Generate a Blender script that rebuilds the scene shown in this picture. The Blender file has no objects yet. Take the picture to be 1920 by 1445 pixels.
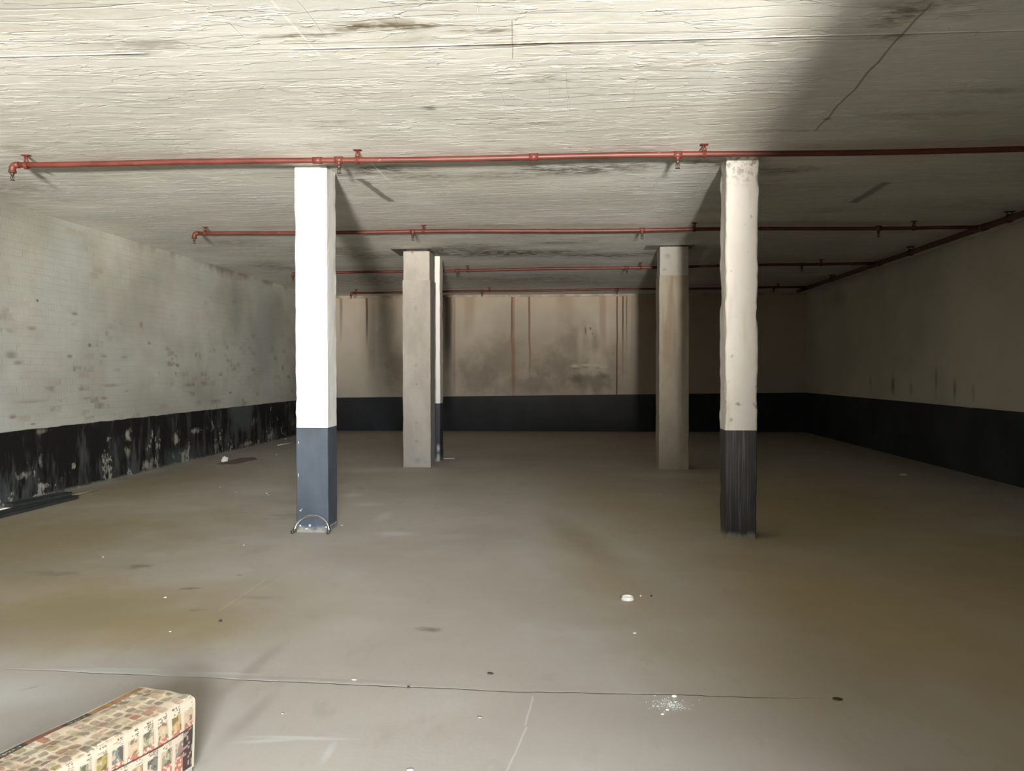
import bpy, bmesh, math, random
from mathutils import Vector, Matrix, noise as mnoise
SC = bpy.context.scene
COL = SC.collection
PI = math.pi

# ------------------------------------------------------------------ room dimensions (metres)
H = 3.3946            # ceiling height
XL, XR, YB = -6.2793, 5.8132, 20.2609
YF = -0.8             # inner face of the front wall
EYE = 1.5
F_PX, YAW, PITCH, ROLL = 1526.5338, 0.0668, -0.0179, -0.0012

def ray(u, v):
    du, dv = u - 960, v - 722.5
    cr, sr = math.cos(ROLL), math.sin(ROLL)
    x, y = cr*du + sr*dv, -sr*du + cr*dv
    d = (x/F_PX, 1.0, -y/F_PX)
    cp, sp = math.cos(PITCH), math.sin(PITCH)
    Y = cp*d[1] - sp*d[2]; Z = sp*d[1] + cp*d[2]
    cy, sy = math.cos(YAW), math.sin(YAW)
    return Vector((cy*d[0] - sy*Y, sy*d[0] + cy*Y, Z))
def on_z(u, v, z=0.0):
    d = ray(u, v); t = (z - EYE)/d.z
    return Vector((d.x*t, d.y*t, z))
def on_y(u, v, y):
    d = ray(u, v); t = y/d.y
    return Vector((d.x*t, y, d.z*t + EYE))
def on_x(u, v, x):
    d = ray(u, v); t = x/d.x
    return Vector((x, d.y*t, d.z*t + EYE))
def ceil(u, v):
    p = on_z(u, v, H); return p.x, p.y
def floor_at(u, v):
    p = on_z(u, v, 0); return p.x, p.y

# ------------------------------------------------------------------ shader helper
class V:
    def __init__(s, g, sock): s.g, s.k = g, sock
    def _b(s, o, op, rev=False):
        return s.g.math(op, o, s) if rev else s.g.math(op, s, o)
    def __add__(s, o): return s._b(o, 'ADD')
    __radd__ = __add__
    def __sub__(s, o): return s._b(o, 'SUBTRACT')
    def __rsub__(s, o): return s._b(o, 'SUBTRACT', True)
    def __mul__(s, o): return s._b(o, 'MULTIPLY')
    __rmul__ = __mul__
    def __truediv__(s, o): return s._b(o, 'DIVIDE')
    def max(s, o): return s._b(o, 'MAXIMUM')
    def min(s, o): return s._b(o, 'MINIMUM')
    def abs(s): return s.g.math('ABSOLUTE', s)
    def fl(s): return s.g.math('FLOOR', s)
    def frac(s): return s.g.math('FRACT', s)
    def pow(s, e): return s._b(e, 'POWER')
    def sqrt(s): return s.g.math('SQRT', s)
class G:
    def __init__(s, name):
        s.m = bpy.data.materials.new(name); s.m.use_nodes = True
        s.t = s.m.node_tree; s.n = s.t.nodes
        s.bsdf = s.n['Principled BSDF']
        s.tc = s.n.new('ShaderNodeTexCoord')
        s.P = s.tc.outputs['Object']
        sp = s.n.new('ShaderNodeSeparateXYZ'); s.t.links.new(s.P, sp.inputs[0])
        s.x, s.y, s.z = (V(s, sp.outputs[i]) for i in range(3))
    def put(s, sock, val):
        if isinstance(val, V): s.t.links.new(val.k, sock)
        elif hasattr(val, 'is_output'): s.t.links.new(val, sock)
        elif isinstance(val, (tuple, list)):
            sock.default_value = (*val, 1.0) if len(val) == 3 and len(sock.default_value) == 4 else val
        else: sock.default_value = val
    def math(s, op, a, b=None):
        n = s.n.new('ShaderNodeMath'); n.operation = op
        s.put(n.inputs[0], a)
        if b is not None: s.put(n.inputs[1], b)
        return V(s, n.outputs[0])
    def vec(s, x, y, z):
        n = s.n.new('ShaderNodeCombineXYZ')
        for i, q in enumerate((x, y, z)): s.put(n.inputs[i], q)
        return n.outputs[0]
    def noise(s, sx=1, sy=None, sz=None, detail=3, rough=.55, off=0, vec=None):
        if sy is None: sy = sx
        if sz is None: sz = sx
        mp = s.n.new('ShaderNodeMapping'); s.t.links.new(vec or s.P, mp.inputs[0])
        mp.inputs['Scale'].default_value = (sx, sy, sz); mp.inputs['Location'].default_value = (off, off*.7, off*1.3)
        n = s.n.new('ShaderNodeTexNoise'); n.inputs['Scale'].default_value = 1
        n.inputs['Detail'].default_value = {1: 0, 2: 1, 3: 1.5, 4: 2.5, 5: 3, 6: 4}[detail]; n.inputs['Roughness'].default_value = rough
        s.t.links.new(mp.outputs[0], n.inputs['Vector'])
        return V(s, n.outputs['Fac'])
    def white(s, a, b=0.0):
        n = s.n.new('ShaderNodeTexWhiteNoise'); n.noise_dimensions = '2D'
        s.t.links.new(s.vec(a, b, 0.0), n.inputs['Vector'])
        return V(s, n.outputs['Value'])
    def step(s, v, lo, hi, a=0.0, b=1.0):
        n = s.n.new('ShaderNodeMapRange'); n.interpolation_type = 'SMOOTHSTEP'
        s.put(n.inputs['Value'], v)
        n.inputs['From Min'].default_value = lo; n.inputs['From Max'].default_value = hi
        if lo > hi:
            n.inputs['From Min'].default_value = hi; n.inputs['From Max'].default_value = lo; a, b = b, a
        n.inputs['To Min'].default_value = a; n.inputs['To Max'].default_value = b
        return V(s, n.outputs['Result'])
    def mix(s, a, b, f):
        n = s.n.new('ShaderNodeMix'); n.data_type = 'RGBA'; n.clamp_factor = True
        s.put(n.inputs[0], f); s.put(n.inputs[6], a); s.put(n.inputs[7], b)
        return n.outputs[2]
    def blobs(s, a, b, items, wob=None):
        """sum of soft ellipses (centre, radii, strength, angle) on the plane a,b - stains and painted shade"""
        out = None; P2 = s.vec(a, b, 0.0)
        for it in items:
            cx, cy, rx, ry, k = it[:5]; ang = it[5] if len(it) > 5 else 0
            mp = s.n.new('ShaderNodeMapping'); mp.vector_type = 'TEXTURE'; s.t.links.new(P2, mp.inputs[0])
            mp.inputs['Location'].default_value = (cx, cy, 0); mp.inputs['Rotation'].default_value = (0, 0, ang)
            mp.inputs['Scale'].default_value = (rx, ry, 1)
            ln = s.n.new('ShaderNodeVectorMath'); ln.operation = 'LENGTH'; s.t.links.new(mp.outputs[0], ln.inputs[0])
            d = V(s, ln.outputs['Value'])
            if wob is not None: d = d + wob
            e = s.step(d, 1.3, .1, 0.0, k)
            out = e if out is None else out.max(e)
        return out
    def seg(s, a, b, p, q, w, wob=None):
        """soft line from p to q of half width w"""
        L = math.hypot(q[0]-p[0], q[1]-p[1])
        mp = s.n.new('ShaderNodeMapping'); mp.vector_type = 'TEXTURE'; s.t.links.new(s.vec(a, b, 0.0), mp.inputs[0])
        mp.inputs['Location'].default_value = ((p[0]+q[0])/2, (p[1]+q[1])/2, 0)
        mp.inputs['Rotation'].default_value = (0, 0, math.atan2(q[1]-p[1], q[0]-p[0])); mp.inputs['Scale'].default_value = (L/2, 1, 1)
        sp = s.n.new('ShaderNodeSeparateXYZ'); s.t.links.new(mp.outputs[0], sp.inputs[0])
        t, n = V(s, sp.outputs[0]).abs(), V(s, sp.outputs[1])
        if wob is not None: n = n + wob
        return s.step(n.abs(), w, w*.35)*s.step(t, 1.05, .95)
    def bump(s, h, strength=1.0):
        n = s.n.new('ShaderNodeBump'); n.inputs['Strength'].default_value = strength
        n.inputs['Distance'].default_value = 1.0
        s.put(n.inputs['Height'], h); s.t.links.new(n.outputs[0], s.bsdf.inputs['Normal'])
    def out(s, col, rough=.8, metal=0, spec=.3):
        s.put(s.bsdf.inputs['Base Color'], col); s.put(s.bsdf.inputs['Roughness'], rough)
        s.put(s.bsdf.inputs['Metallic'], metal); s.put(s.bsdf.inputs['Specular IOR Level'], spec)
        return s.m

def plain(name, col, rough=.6, metal=0, spec=.3, var=.15, scale=25, bump=0.0):
    g = G(name)
    n = g.noise(scale, detail=4)
    c = g.mix(tuple(v*(1-var) for v in col), tuple(min(1, v*(1+var)) for v in col), g.step(n, .3, .7))
    if bump: g.bump(n*bump)
    return g.out(c, rough, metal, spec)

# ------------------------------------------------------------------ geometry helpers
def link(name, bm, mat, parent=None, smooth=False):
    me = bpy.data.meshes.new(name); bm.to_mesh(me); bm.free()
    o = bpy.data.objects.new(name, me); COL.objects.link(o)
    me.materials.append(mat)
    if smooth:
        for p in me.polygons: p.use_smooth = True
    if parent is not None: o.parent = parent
    return o
def tag(o, label, cat, group=None):
    o['label'] = label; o['category'] = cat
    if group: o['group'] = group
    return o
def struct(name, bm, mat):
    o = link(name, bm, mat); o['kind'] = 'structure'; return o
def empty(name, loc, label, cat, group=None, rz=0):
    o = bpy.data.objects.new(name, None); COL.objects.link(o); o.location = loc; o.rotation_euler.z = rz
    o.empty_display_size = .1
    return tag(o, label, cat, group)
def box(bm, a, b):
    vs = [bm.verts.new((x, y, z)) for z in (a[2], b[2]) for y in (a[1], b[1]) for x in (a[0], b[0])]
    for f in ((0,2,3,1),(4,5,7,6),(0,1,5,4),(2,6,7,3),(0,4,6,2),(1,3,7,5)):
        bm.faces.new([vs[i] for i in f])
    return vs
def tube(bm, pts, r, seg=14, cap=True):
    pts = [Vector(p) for p in pts]; rings = []
    up = None
    for i, p in enumerate(pts):
        t = (pts[min(i+1, len(pts)-1)] - pts[max(i-1, 0)]).normalized()
        if up is None:
            up = Vector((0,0,1)) if abs(t.z) < .9 else Vector((1,0,0))
        a = (up - t*up.dot(t)).normalized(); up = a
        b = t.cross(a)
        rr = r[i] if isinstance(r, (list, tuple)) else r
        rings.append([bm.verts.new(p + a*math.cos(2*PI*k/seg)*rr + b*math.sin(2*PI*k/seg)*rr) for k in range(seg)])
    for i in range(len(rings)-1):
        for k in range(seg):
            bm.faces.new((rings[i][k], rings[i][(k+1) % seg], rings[i+1][(k+1) % seg], rings[i+1][k]))
    if cap:
        bm.faces.new(rings[0][::-1]); bm.faces.new(rings[-1])
def lathe(bm, prof, origin=(0,0,0), seg=24, M=None):
    """profile of (radius, height) turned about z"""
    rings = []
    for r, z in prof:
        ring = []
        for k in range(seg):
            v = Vector((r*math.cos(2*PI*k/seg), r*math.sin(2*PI*k/seg), z))
            if M is not None: v = M @ v
            ring.append(bm.verts.new(v + Vector(origin)))
        rings.append(ring)
    for i in range(len(rings)-1):
        for k in range(seg):
            bm.faces.new((rings[i][k], rings[i][(k+1) % seg], rings[i+1][(k+1) % seg], rings[i+1][k]))
    bm.faces.new(rings[0][::-1]); bm.faces.new(rings[-1])
def nbm(): return bmesh.new()

# ================================================================== MATERIALS OF THE SHELL
# pipes first, the ceiling colour carries a painted red cast along them
ZP = H - .085
PIPES = []
for (pa, pb) in (((20, 309.5), (1900, 280.5)), ((362, 437.5), (1830, 426)), ((548, 512.5), (1633, 493.5)), ((657, 549), (1500, 538))):
    A, B = on_z(*pa, ZP), on_z(*pb, ZP)
    k = (B.y - A.y)/(B.x - A.x)
    PIPES.append((A.x, A.y, k))
MAIN_X = 5.27

def mat_ceiling():
    g = G('painted_board_marked_ceiling')
    x, y = g.x, g.y
    warp = g.noise(.7, .9, 1, 3, .6, off=3) - .5
    fine = g.noise(9, 17, 1, 4, .62, off=1)
    gate = g.noise(.75, 1.1, 1, 3, off=160)
    big = g.noise(.45, .7, 1, 4, .6, off=9)
    yw = y + warp*.34
    # board courses running along x, each a hair higher or lower than the next
    row = (yw/.145).fl()
    fr = (yw/.145).frac()
    rnd = g.white(row, (x/1.9 + row*.37).fl())
    lip = g.step(fr, .07, .0)
    # panel joints running along y
    fx = ((x + warp*.10)/.46).frac()
    jx = g.step((fx - .5).abs(), .488, .499)*g.step(gate, .56, .64)
    jy = g.step((fr - .5).abs(), .44, .49)*g.step(gate, .50, .38)
    # layered flaking paint
    s1 = g.step(g.noise(1.5, 7.0, 1, 4, .62, off=12), .535, .555)
    s3 = g.step(g.noise(.8, 2.4, 1, 6, .62, off=70), .50, .506)
    s4 = g.step(g.noise(3.0, 12, 1, 4, .6, off=90), .60, .625)*g.step(gate, .40, .56)
    # the long raised joint across the ceiling near the door
    r0, r1 = ceil(460, 95), ceil(1740, 62)
    k = (r1[1] - r0[1])/(r1[0] - r0[0])
    dy = (y - (x - r0[0])*k - r0[1] + warp*.02).abs()
    ridge = g.step(dy, .016, .003)*g.step(x, 3.4, 2.4)*g.step((x + 2.05).abs(), .42, .55)
    h = (rnd*.0020 + lip*.0016)*g.step(gate, .42, .60, .15, 1.0) + s1*.0012 + s3*.0034 + s4*.0036 + ridge*.016 + fine*.0019 + warp*.014 - jx*.003 - jy*.0028
    g.bump(h, .82)
    base = g.mix((.60, .585, .52), (.73, .72, .66), g.step(big + (fine-.5)*.3, .35, .65))
    base = g.mix(base, (.64, .67, .64), g.step(gate*.6 + fine*.4, .46, .62)*.5)
    base = g.mix(base, (.80, .79, .74), s1*.16)
    base = g.mix(base, (.56, .56, .53), s3*.26)
    base = g.mix(base, (.88, .87, .82), s4*.4)
    base = g.mix(base, (.92, .91, .88), g.blobs(x, y, [(*ceil(1213, 275), .10, .016, 1.0), (*ceil(383, 239), .05, .02, .9), (*ceil(990, 15), .06, .012, .9), (*ceil(890, 142), .10, .010, .7, -.3), (*ceil(733, 141), .07, .008, .8)], (fine - .5)*.8))
    base = g.mix(base, (.86, .85, .80), ridge.max(jx*.55).max(jy*.35))
    # grime, soot and damp, and broad darker areas towards the back
    wob = (g.noise(2.2, 5, 1, 5, .65, off=17) - .5)*1.6
    B = lambda u, v, rx, ry, k, a=0: (*ceil(u, v), rx, ry, k, a)
    brown = [B(545, 68, .30, .05, .55), B(700, 50, .42, .07, .75), B(905, 58, .22, .08, .5), B(1000, 82, .5, .04, .55), B(1270, 78, .30, .03, .35),
             B(1210, 125, .45, .05, .4), B(1030, 145, .2, .05, .35), B(1700, 25, .16, .22, .6, .4), B(1670, 70, .2, .05, .6), B(1552, 222, .045, .05, .85),
             B(1480, 245, .5, .07, .35), B(1750, 215, .5, .12, .3), B(1850, 170, .5, .1, .3)]
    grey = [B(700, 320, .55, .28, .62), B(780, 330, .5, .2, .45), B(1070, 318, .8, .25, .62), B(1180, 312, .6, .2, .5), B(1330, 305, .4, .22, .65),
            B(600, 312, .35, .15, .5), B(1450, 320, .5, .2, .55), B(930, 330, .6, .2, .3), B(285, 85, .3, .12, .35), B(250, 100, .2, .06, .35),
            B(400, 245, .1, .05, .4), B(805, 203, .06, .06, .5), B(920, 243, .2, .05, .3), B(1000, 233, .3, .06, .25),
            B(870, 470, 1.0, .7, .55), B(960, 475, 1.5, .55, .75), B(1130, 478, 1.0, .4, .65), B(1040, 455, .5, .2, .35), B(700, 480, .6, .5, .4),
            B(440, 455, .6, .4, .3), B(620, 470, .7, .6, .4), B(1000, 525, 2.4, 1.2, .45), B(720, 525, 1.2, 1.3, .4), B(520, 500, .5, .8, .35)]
    speck = g.step(g.noise(8, 15, 1, 4, .68, off=170), .36, .62, .25, 1.15)
    base = g.mix(base, (.16, .12, .06), g.blobs(x, y, brown, wob)*1.3*speck)
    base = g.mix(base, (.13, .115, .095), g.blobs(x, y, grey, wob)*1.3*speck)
    w2 = (g.noise(3, 3, 1, 3, off=8) - .5)*.06
    lines = g.seg(x, y, ceil(676, 335), ceil(733, 378), .06, w2*1.5)*.7
    lines = lines.max(g.seg(x, y, ceil(1600, 380), ceil(1662, 342), .07, w2*1.5)*.6)
    lines = lines.max(g.seg(x, y, ceil(1530, 245), ceil(1745, 5), .012, w2*.8)*.6)
    lines = lines.max(g.seg(x, y, ceil(960, 38), ceil(962, 110), .005, w2*.3)*.5)
    base = g.mix(base, (.10, .09, .075), lines)
    l2 = g.seg(x, y, ceil(508, 0), ceil(600, 105), .011, w2*.2).max(g.seg(x, y, ceil(640, 18), ceil(700, 28), .01, w2*.2))
    for a, b in (((150, 310), (242, 350)), ((250, 310), (316, 344)), ((333, 308), (400, 344)), ((425, 308), (490, 346)), ((690, 300), (735, 345))):
        l2 = l2.max(g.seg(x, y, ceil(*a), ceil(*b), .010, w2*.15))
    base = g.mix(base, (.86, .85, .80), l2*.6)
    def patch(x0, y0, x1, y1):
        e = .012
        return g.step(x + w2*.5, x0-e, x0+e)*g.step(x + w2*.5, x1+e, x1-e)*g.step(y + w2*.5, y0-e, y0+e)*g.step(y + w2, y1+e, y1-e)
    bare = (patch(-2.73, 12.52, -1.93, 13.30)*g.step(fine - (x + 2.3)*.35, .2, .5)).max(patch(1.20, 12.46, 1.93, 12.9)*.7)
    base = g.mix(base, (.085, .078, .066), bare*.9)  # unpainted recesses round two pillar heads, their shade painted on flat
    # red colour cast beside the pipes, painted into the ceiling
    red = None
    for (px, py, k) in PIPES:
        d = (y - (x - px)*k - py)
        r = g.step((d + w2*1.5 - .16).abs(), .26, .03)*g.step(x, px - .1, px + .25)*g.step(gate, .3, .6)*.26
        red = r if red is None else red.max(r)
    base = g.mix(base, (.55, .22, .16), red)
    base = g.mix(base, (.34, .31, .25), g.step(g.noise(.8, 1.1, 1, 6, .7, off=55), .54, .74)*.55*speck)
    return g.out(base, .72, spec=.25)

def band_z(x):   # the painted dado creeps up from the left wall to the right wall
    return x*.01186 + .897

def mat_left_wall():
    g = G('painted_brick_wall_left')
    y, z = g.y, g.z
    brick = g.n.new('ShaderNodeTexBrick')
    g.t.links.new(g.vec(y + (g.noise(1, 3, 3, 2) - .5)*.03, z + (g.noise(1, 2, 2, 2, off=4) - .5)*.02, 0.0), brick.inputs['Vector'])
    brick.inputs['Scale'].default_value = 1.0
    brick.inputs['Brick Width'].default_value = .235; brick.inputs['Row Height'].default_value = .083
    brick.inputs['Mortar Size'].default_value = .006; brick.inputs['Mortar Smooth'].default_value = .6
    brick.inputs['Color1'].default_value = (0, 0, 0, 1); brick.inputs['Color2'].default_value = (1, 1, 1, 1)
    brick.inputs['Mortar'].default_value = (.5, .5, .5, 1)
    mort = V(g, brick.outputs['Fac'])
    sep = g.n.new('ShaderNodeSeparateColor'); g.t.links.new(brick.outputs['Color'], sep.inputs[0])
    rnd = V(g, sep.outputs[0])
    big = g.noise(1, .5, .8, 5, .6, off=2)
    med = g.noise(1, 2.2, 2.6, 5, .65, off=7)
    fine = g.noise(1, 22, 30, 4, .6)
    col = g.mix((.43, .42, .36), (.60, .595, .53), g.step(big, .3, .68))
    col = g.mix(col, (.50, .43, .36), g.step(med, .52, .75)*.45)
    col = g.mix(col, (.52, .56, .53), g.step(g.noise(1, .7, .5, 3, off=31), .5, .7)*.5)
    # paint blown off single bricks
    low = g.step(z, 2.7, 1.5)
    pick = g.step(rnd + (med-.5)*.9, .80, .90)*(1-mort)*g.step(g.noise(1, .8, 1.3, 3, off=19), .44, .60)*low
    col = g.mix(col, (.22, .195, .145), pick*g.step(g.noise(1, 9, 14, 4, off=3), .30, .66)*.62)
    pink = g.step(rnd + (big-.5)*.5, .14, .05)*(1-mort)*g.step(g.noise(1, 1.1, 2.2, 3, off=51), .52, .64)
    col = g.mix(col, (.40, .29, .22), pink*.45)
    W = lambda u, v, ry, rz, k: (*on_x(u, v, XL).yz, ry, rz, k)
    wob = (g.noise(1, 8, 12, 4, off=12) - .5)*.9
    col = g.mix(col, (.12, .10, .075), g.blobs(y, z, [W(168, 647, .05, .03, .8), W(70, 563, .025, .02, .9), W(140, 588, .07, .03, .6), W(130, 668, .07, .03, .6),
        W(195, 668, .1, .03, .45), W(233, 670, .1, .03, .4), W(22, 665, .12, .05, .5), W(35, 680, .1, .03, .45), W(333, 685, .07, .04, .6), W(330, 667, .05, .03, .4),
        W(265, 608, .05, .05, .5), W(280, 643, .06, .03, .5), W(510, 655, .03, .08, .7), W(530, 690, .05, .07, .6), W(200, 625, .05, .04, .4), W(60, 615, .1, .03, .4), W(440, 565, .12, .05, .3)], wob))
    col = g.mix(col, (.29, .17, .12), g.blobs(y, z, [W(24, 781, .075, .03, .9), W(195, 746, .09, .028, .75), W(432, 736, .08, .03, .9), W(456, 750, .09, .028, .6), W(210, 722, .28, .03, .55),
        W(60, 752, .3, .025, .4), W(62, 795, .06, .016, .8), W(238, 733, .08, .025, .5), W(220, 693, .1, .03, .35), W(330, 683, .1, .03, .3)], wob*1.2)*(1-mort*.7))
    # darker brown under the slab at the far end
    col = g.mix(col, (.20, .17, .13), g.step(z + (g.noise(1, 1.6, .5, 4, off=77)-.5)*.9, H-.10, H+.12)*g.step(y, 10.5, 13)*.8)
    col = g.mix(col, (.33, .32, .30), g.blobs(y, z, [W(443, 575, .35, .7, .6), W(500, 600, .8, 1.0, .25)], wob))  # greyer area where the near pillar's shadow falls, painted in
    # dado
    edge = band_z(XL) + (g.noise(1, 3, 3, 4, off=5)-.5)*.035
    dado = g.step(z - edge, .006, -.006)
    streak = g.noise(1, 7, 1.6, 5, .68, off=15)
    patch = g.noise(1, 2.6, 2.2, 6, .72, off=26)
    dc = g.mix((.011, .011, .011), (.085, .09, .09), g.step(streak + g.step(z, .7, .0)*.10, .50, .76)*.95)
    dc = g.mix(dc, (.10, .115, .115), g.step(g.noise(1, .9, 1.2, 3, off=8), .5, .66)*g.step(y, 10, 13.5)*.8)
    lowz = g.step(z, .55, .0)
    peel = g.step(patch + lowz*.10, .62, .665)*g.step(streak, .40, .50)
    dc = g.mix(dc, (.40, .385, .31), peel*.85)
    dc = g.mix(dc, (.44, .42, .35), g.blobs(y, z, [W(47, 890, .12, .05, .9), W(82, 910, .10, .045, .8), W(238, 815, .12, .09, .9), W(240, 845, .07, .08, .75), W(278, 870, .22, .09, .75),
        W(330, 822, .10, .11, .95), W(366, 808, .2, .05, .9), W(75, 865, .05, .07, .5), W(475, 790, .14, .09, .5), W(462, 832, .3, .05, .7), W(405, 838, .08, .1, .55), W(325, 856, .05, .05, .7), W(80, 808, .12, .04, .5), W(530, 812, .08, .05, .6), W(520, 785, .04, .05, .5)], (g.noise(1, 11, 8, 5, .65, off=81)-.5)*3.4 + .1))
    dc = g.mix(dc, (.24, .225, .18), g.step(z + (streak-.5)*.12, .035, .0)*.8)
    col = g.mix(col, dc, dado)
    hgt = fine*.002 - mort*.0016*(1-dado*.5) + med*.005 + rnd*.0015 - pick*.003 - peel*dado*.003 + g.noise(1, 2, 1.4, 3, off=66)*.012
    g.bump(hgt, 1.0)
    return g.out(col, g.step(dado, 0, 1, .8, .5), spec=.3)

def mat_right_wall():
    g = G('painted_plaster_wall_right')
    y, z = g.y, g.z
    big = g.noise(1, .5, .6, 5, .6, off=2); fine = g.noise(1, 20, 24, 4, .6)
    col = g.mix((.57, .53, .44), (.68, .63, .53), g.step(big, .32, .68))
    W = lambda u, v, ry, rz, k: (*on_x(u, v, XR).yz, ry, rz, k)
    wob = (g.noise(1, 5, 3, 4, off=12) - .5)*.9
    col = g.mix(col, (.17, .13, .09), g.blobs(y, z, [W(1632, 715, .06, .14, .55), W(1674, 722, .08, .2, .75), W(1708, 728, .09, .15, .35), W(1755, 715, .06, .25, .45), W(1790, 730, .06, .2, .65), W(1825, 735, .05, .15, .35), W(1570, 560, .6, .35, .35)], wob))
    dado = g.step(z - band_z(XR) - (g.noise(1, 2, 2, 2) - .5)*.014, .004, -.004)
    dc = g.mix((.024, .028, .034), (.040, .045, .053), g.step(g.noise(1, 1.5, 1, 4, off=9), .35, .65))
    col = g.mix(col, dc, dado)
    g.bump(fine*.0015 + big*.004, 1.0)
    return g.out(col, g.step(dado, 0, 1, .8, .55), spec=.25)

def mat_back_wall():
    g = G('stained_plaster_wall_back')
    x, z = g.x, g.z
    W = lambda u, v, rx, rz, k: ((p := on_y(u, v, YB)).x, p.z, rx, rz, k)
    XX = lambda u: on_y(u, 650, YB).x
    big = g.noise(.5, 1, .5, 5, .6, off=2); med = g.noise(2.2, 1, 2.0, 6, .66, off=11); fine = g.noise(18, 1, 22, 4, .6)
    col = g.mix((.40, .345, .275), (.52, .455, .37), g.step(big, .3, .7))
    col = g.mix(col, (.47, .36, .24), g.step(z + (g.noise(.9, 1, .3, 3, off=41)-.5)*1.6, 2.7, 3.5)*.55)
    wob = (med - .5)*2.4
    col = g.mix(col, (.17, .135, .105), g.blobs(x, z, [W(1075, 650, .5, .7, .5), W(1050, 690, .8, .55, .6), W(940, 670, .7, .6, .45), W(900, 700, .7, .55, .55), W(1110, 715, .6, .35, .7), W(1150, 690, .3, .6, .4), W(1000, 720, 1.0, .3, .5),
        W(745, 690, .4, .7, .55), W(725, 620, .25, 1.0, .4), W(1115, 640, .12, .45, .5), W(1020, 700, .14, .04, .6)], wob))
    col = g.mix(col, (.11, .09, .07), g.blobs(x, z, [W(1082, 708, .22, .12, .6), W(1130, 705, .2, .08, .5), W(1098, 620, .035, .12, .8), W(1107, 616, .03, .05, .9), W(1111, 626, .03, .03, .8), W(1078, 690, .07, .02, .8), W(1098, 689, .07, .02, .6), W(1121, 690, .08, .02, .8)], (med-.5)*1.6))
    col = g.mix(col, (.58, .52, .43), g.blobs(x, z, [W(1078, 686, .13, .05, .9), W(1108, 684, .4, .035, .8), W(1130, 688, .16, .03, .6), W(1088, 640, .10, .5, .4), W(1105, 735, .09, .3, .4)], (med-.5)*1.6))
    wx = (g.noise(.6, 1, 1.2, 3, off=23)-.5)*.05
    def streak(u, w, z0, k, c):
        nonlocal col
        d = (x - XX(u) + wx).abs()
        z_ = z + (g.noise(3, 1, 1, 3, off=u*.1)-.5)*.8
        col = g.mix(col, c, g.step(d, w, w*.3)*g.step(z_, z0-.5, z0+.5)*k)
    D, R = (.085, .06, .042), (.24, .10, .05)
    streak(688, .045, 2.4, .9, D); streak(697, .14, 1.6, .45, (.22, .18, .14)); streak(840, .13, 1.9, .75, D); streak(640, .05, 2.6, .5, D)
    streak(852, .03, 1.0, .35, R)
    streak(960, .026, 2.3, .85, D); streak(962, .07, .8, .5, R); streak(993, .034, 1.6, .7, R); streak(992, .022, 2.5, .6, D)
    streak(1157, .024, .3, .9, (.11, .035, .022)); streak(1168, .028, 2.3, .9, D); streak(1168, .02, 1.4, .5, R); streak(1175, .02, 2.4, .7, D); streak(1130, .12, 2.2, .35, R); streak(1185, .03, 1.4, .4, (.3, .25, .2))
    streak(1060, .3, 2.8, .25, R); streak(880, .2, 2.6, .3, R)
    dado = g.step(z - band_z(x), .004, -.004)
    dc = g.mix((.014, .0145, .017), (.024, .025, .029), g.step(g.noise(1.5, 1, 1.2, 4, off=9), .35, .7))
    col = g.mix(col, dc, dado)
    g.bump(fine*.0015 + med*.006*(1-dado), 1.0)
    return g.out(col, g.step(dado, 0, 1, .82, .55), spec=.25)

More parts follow.
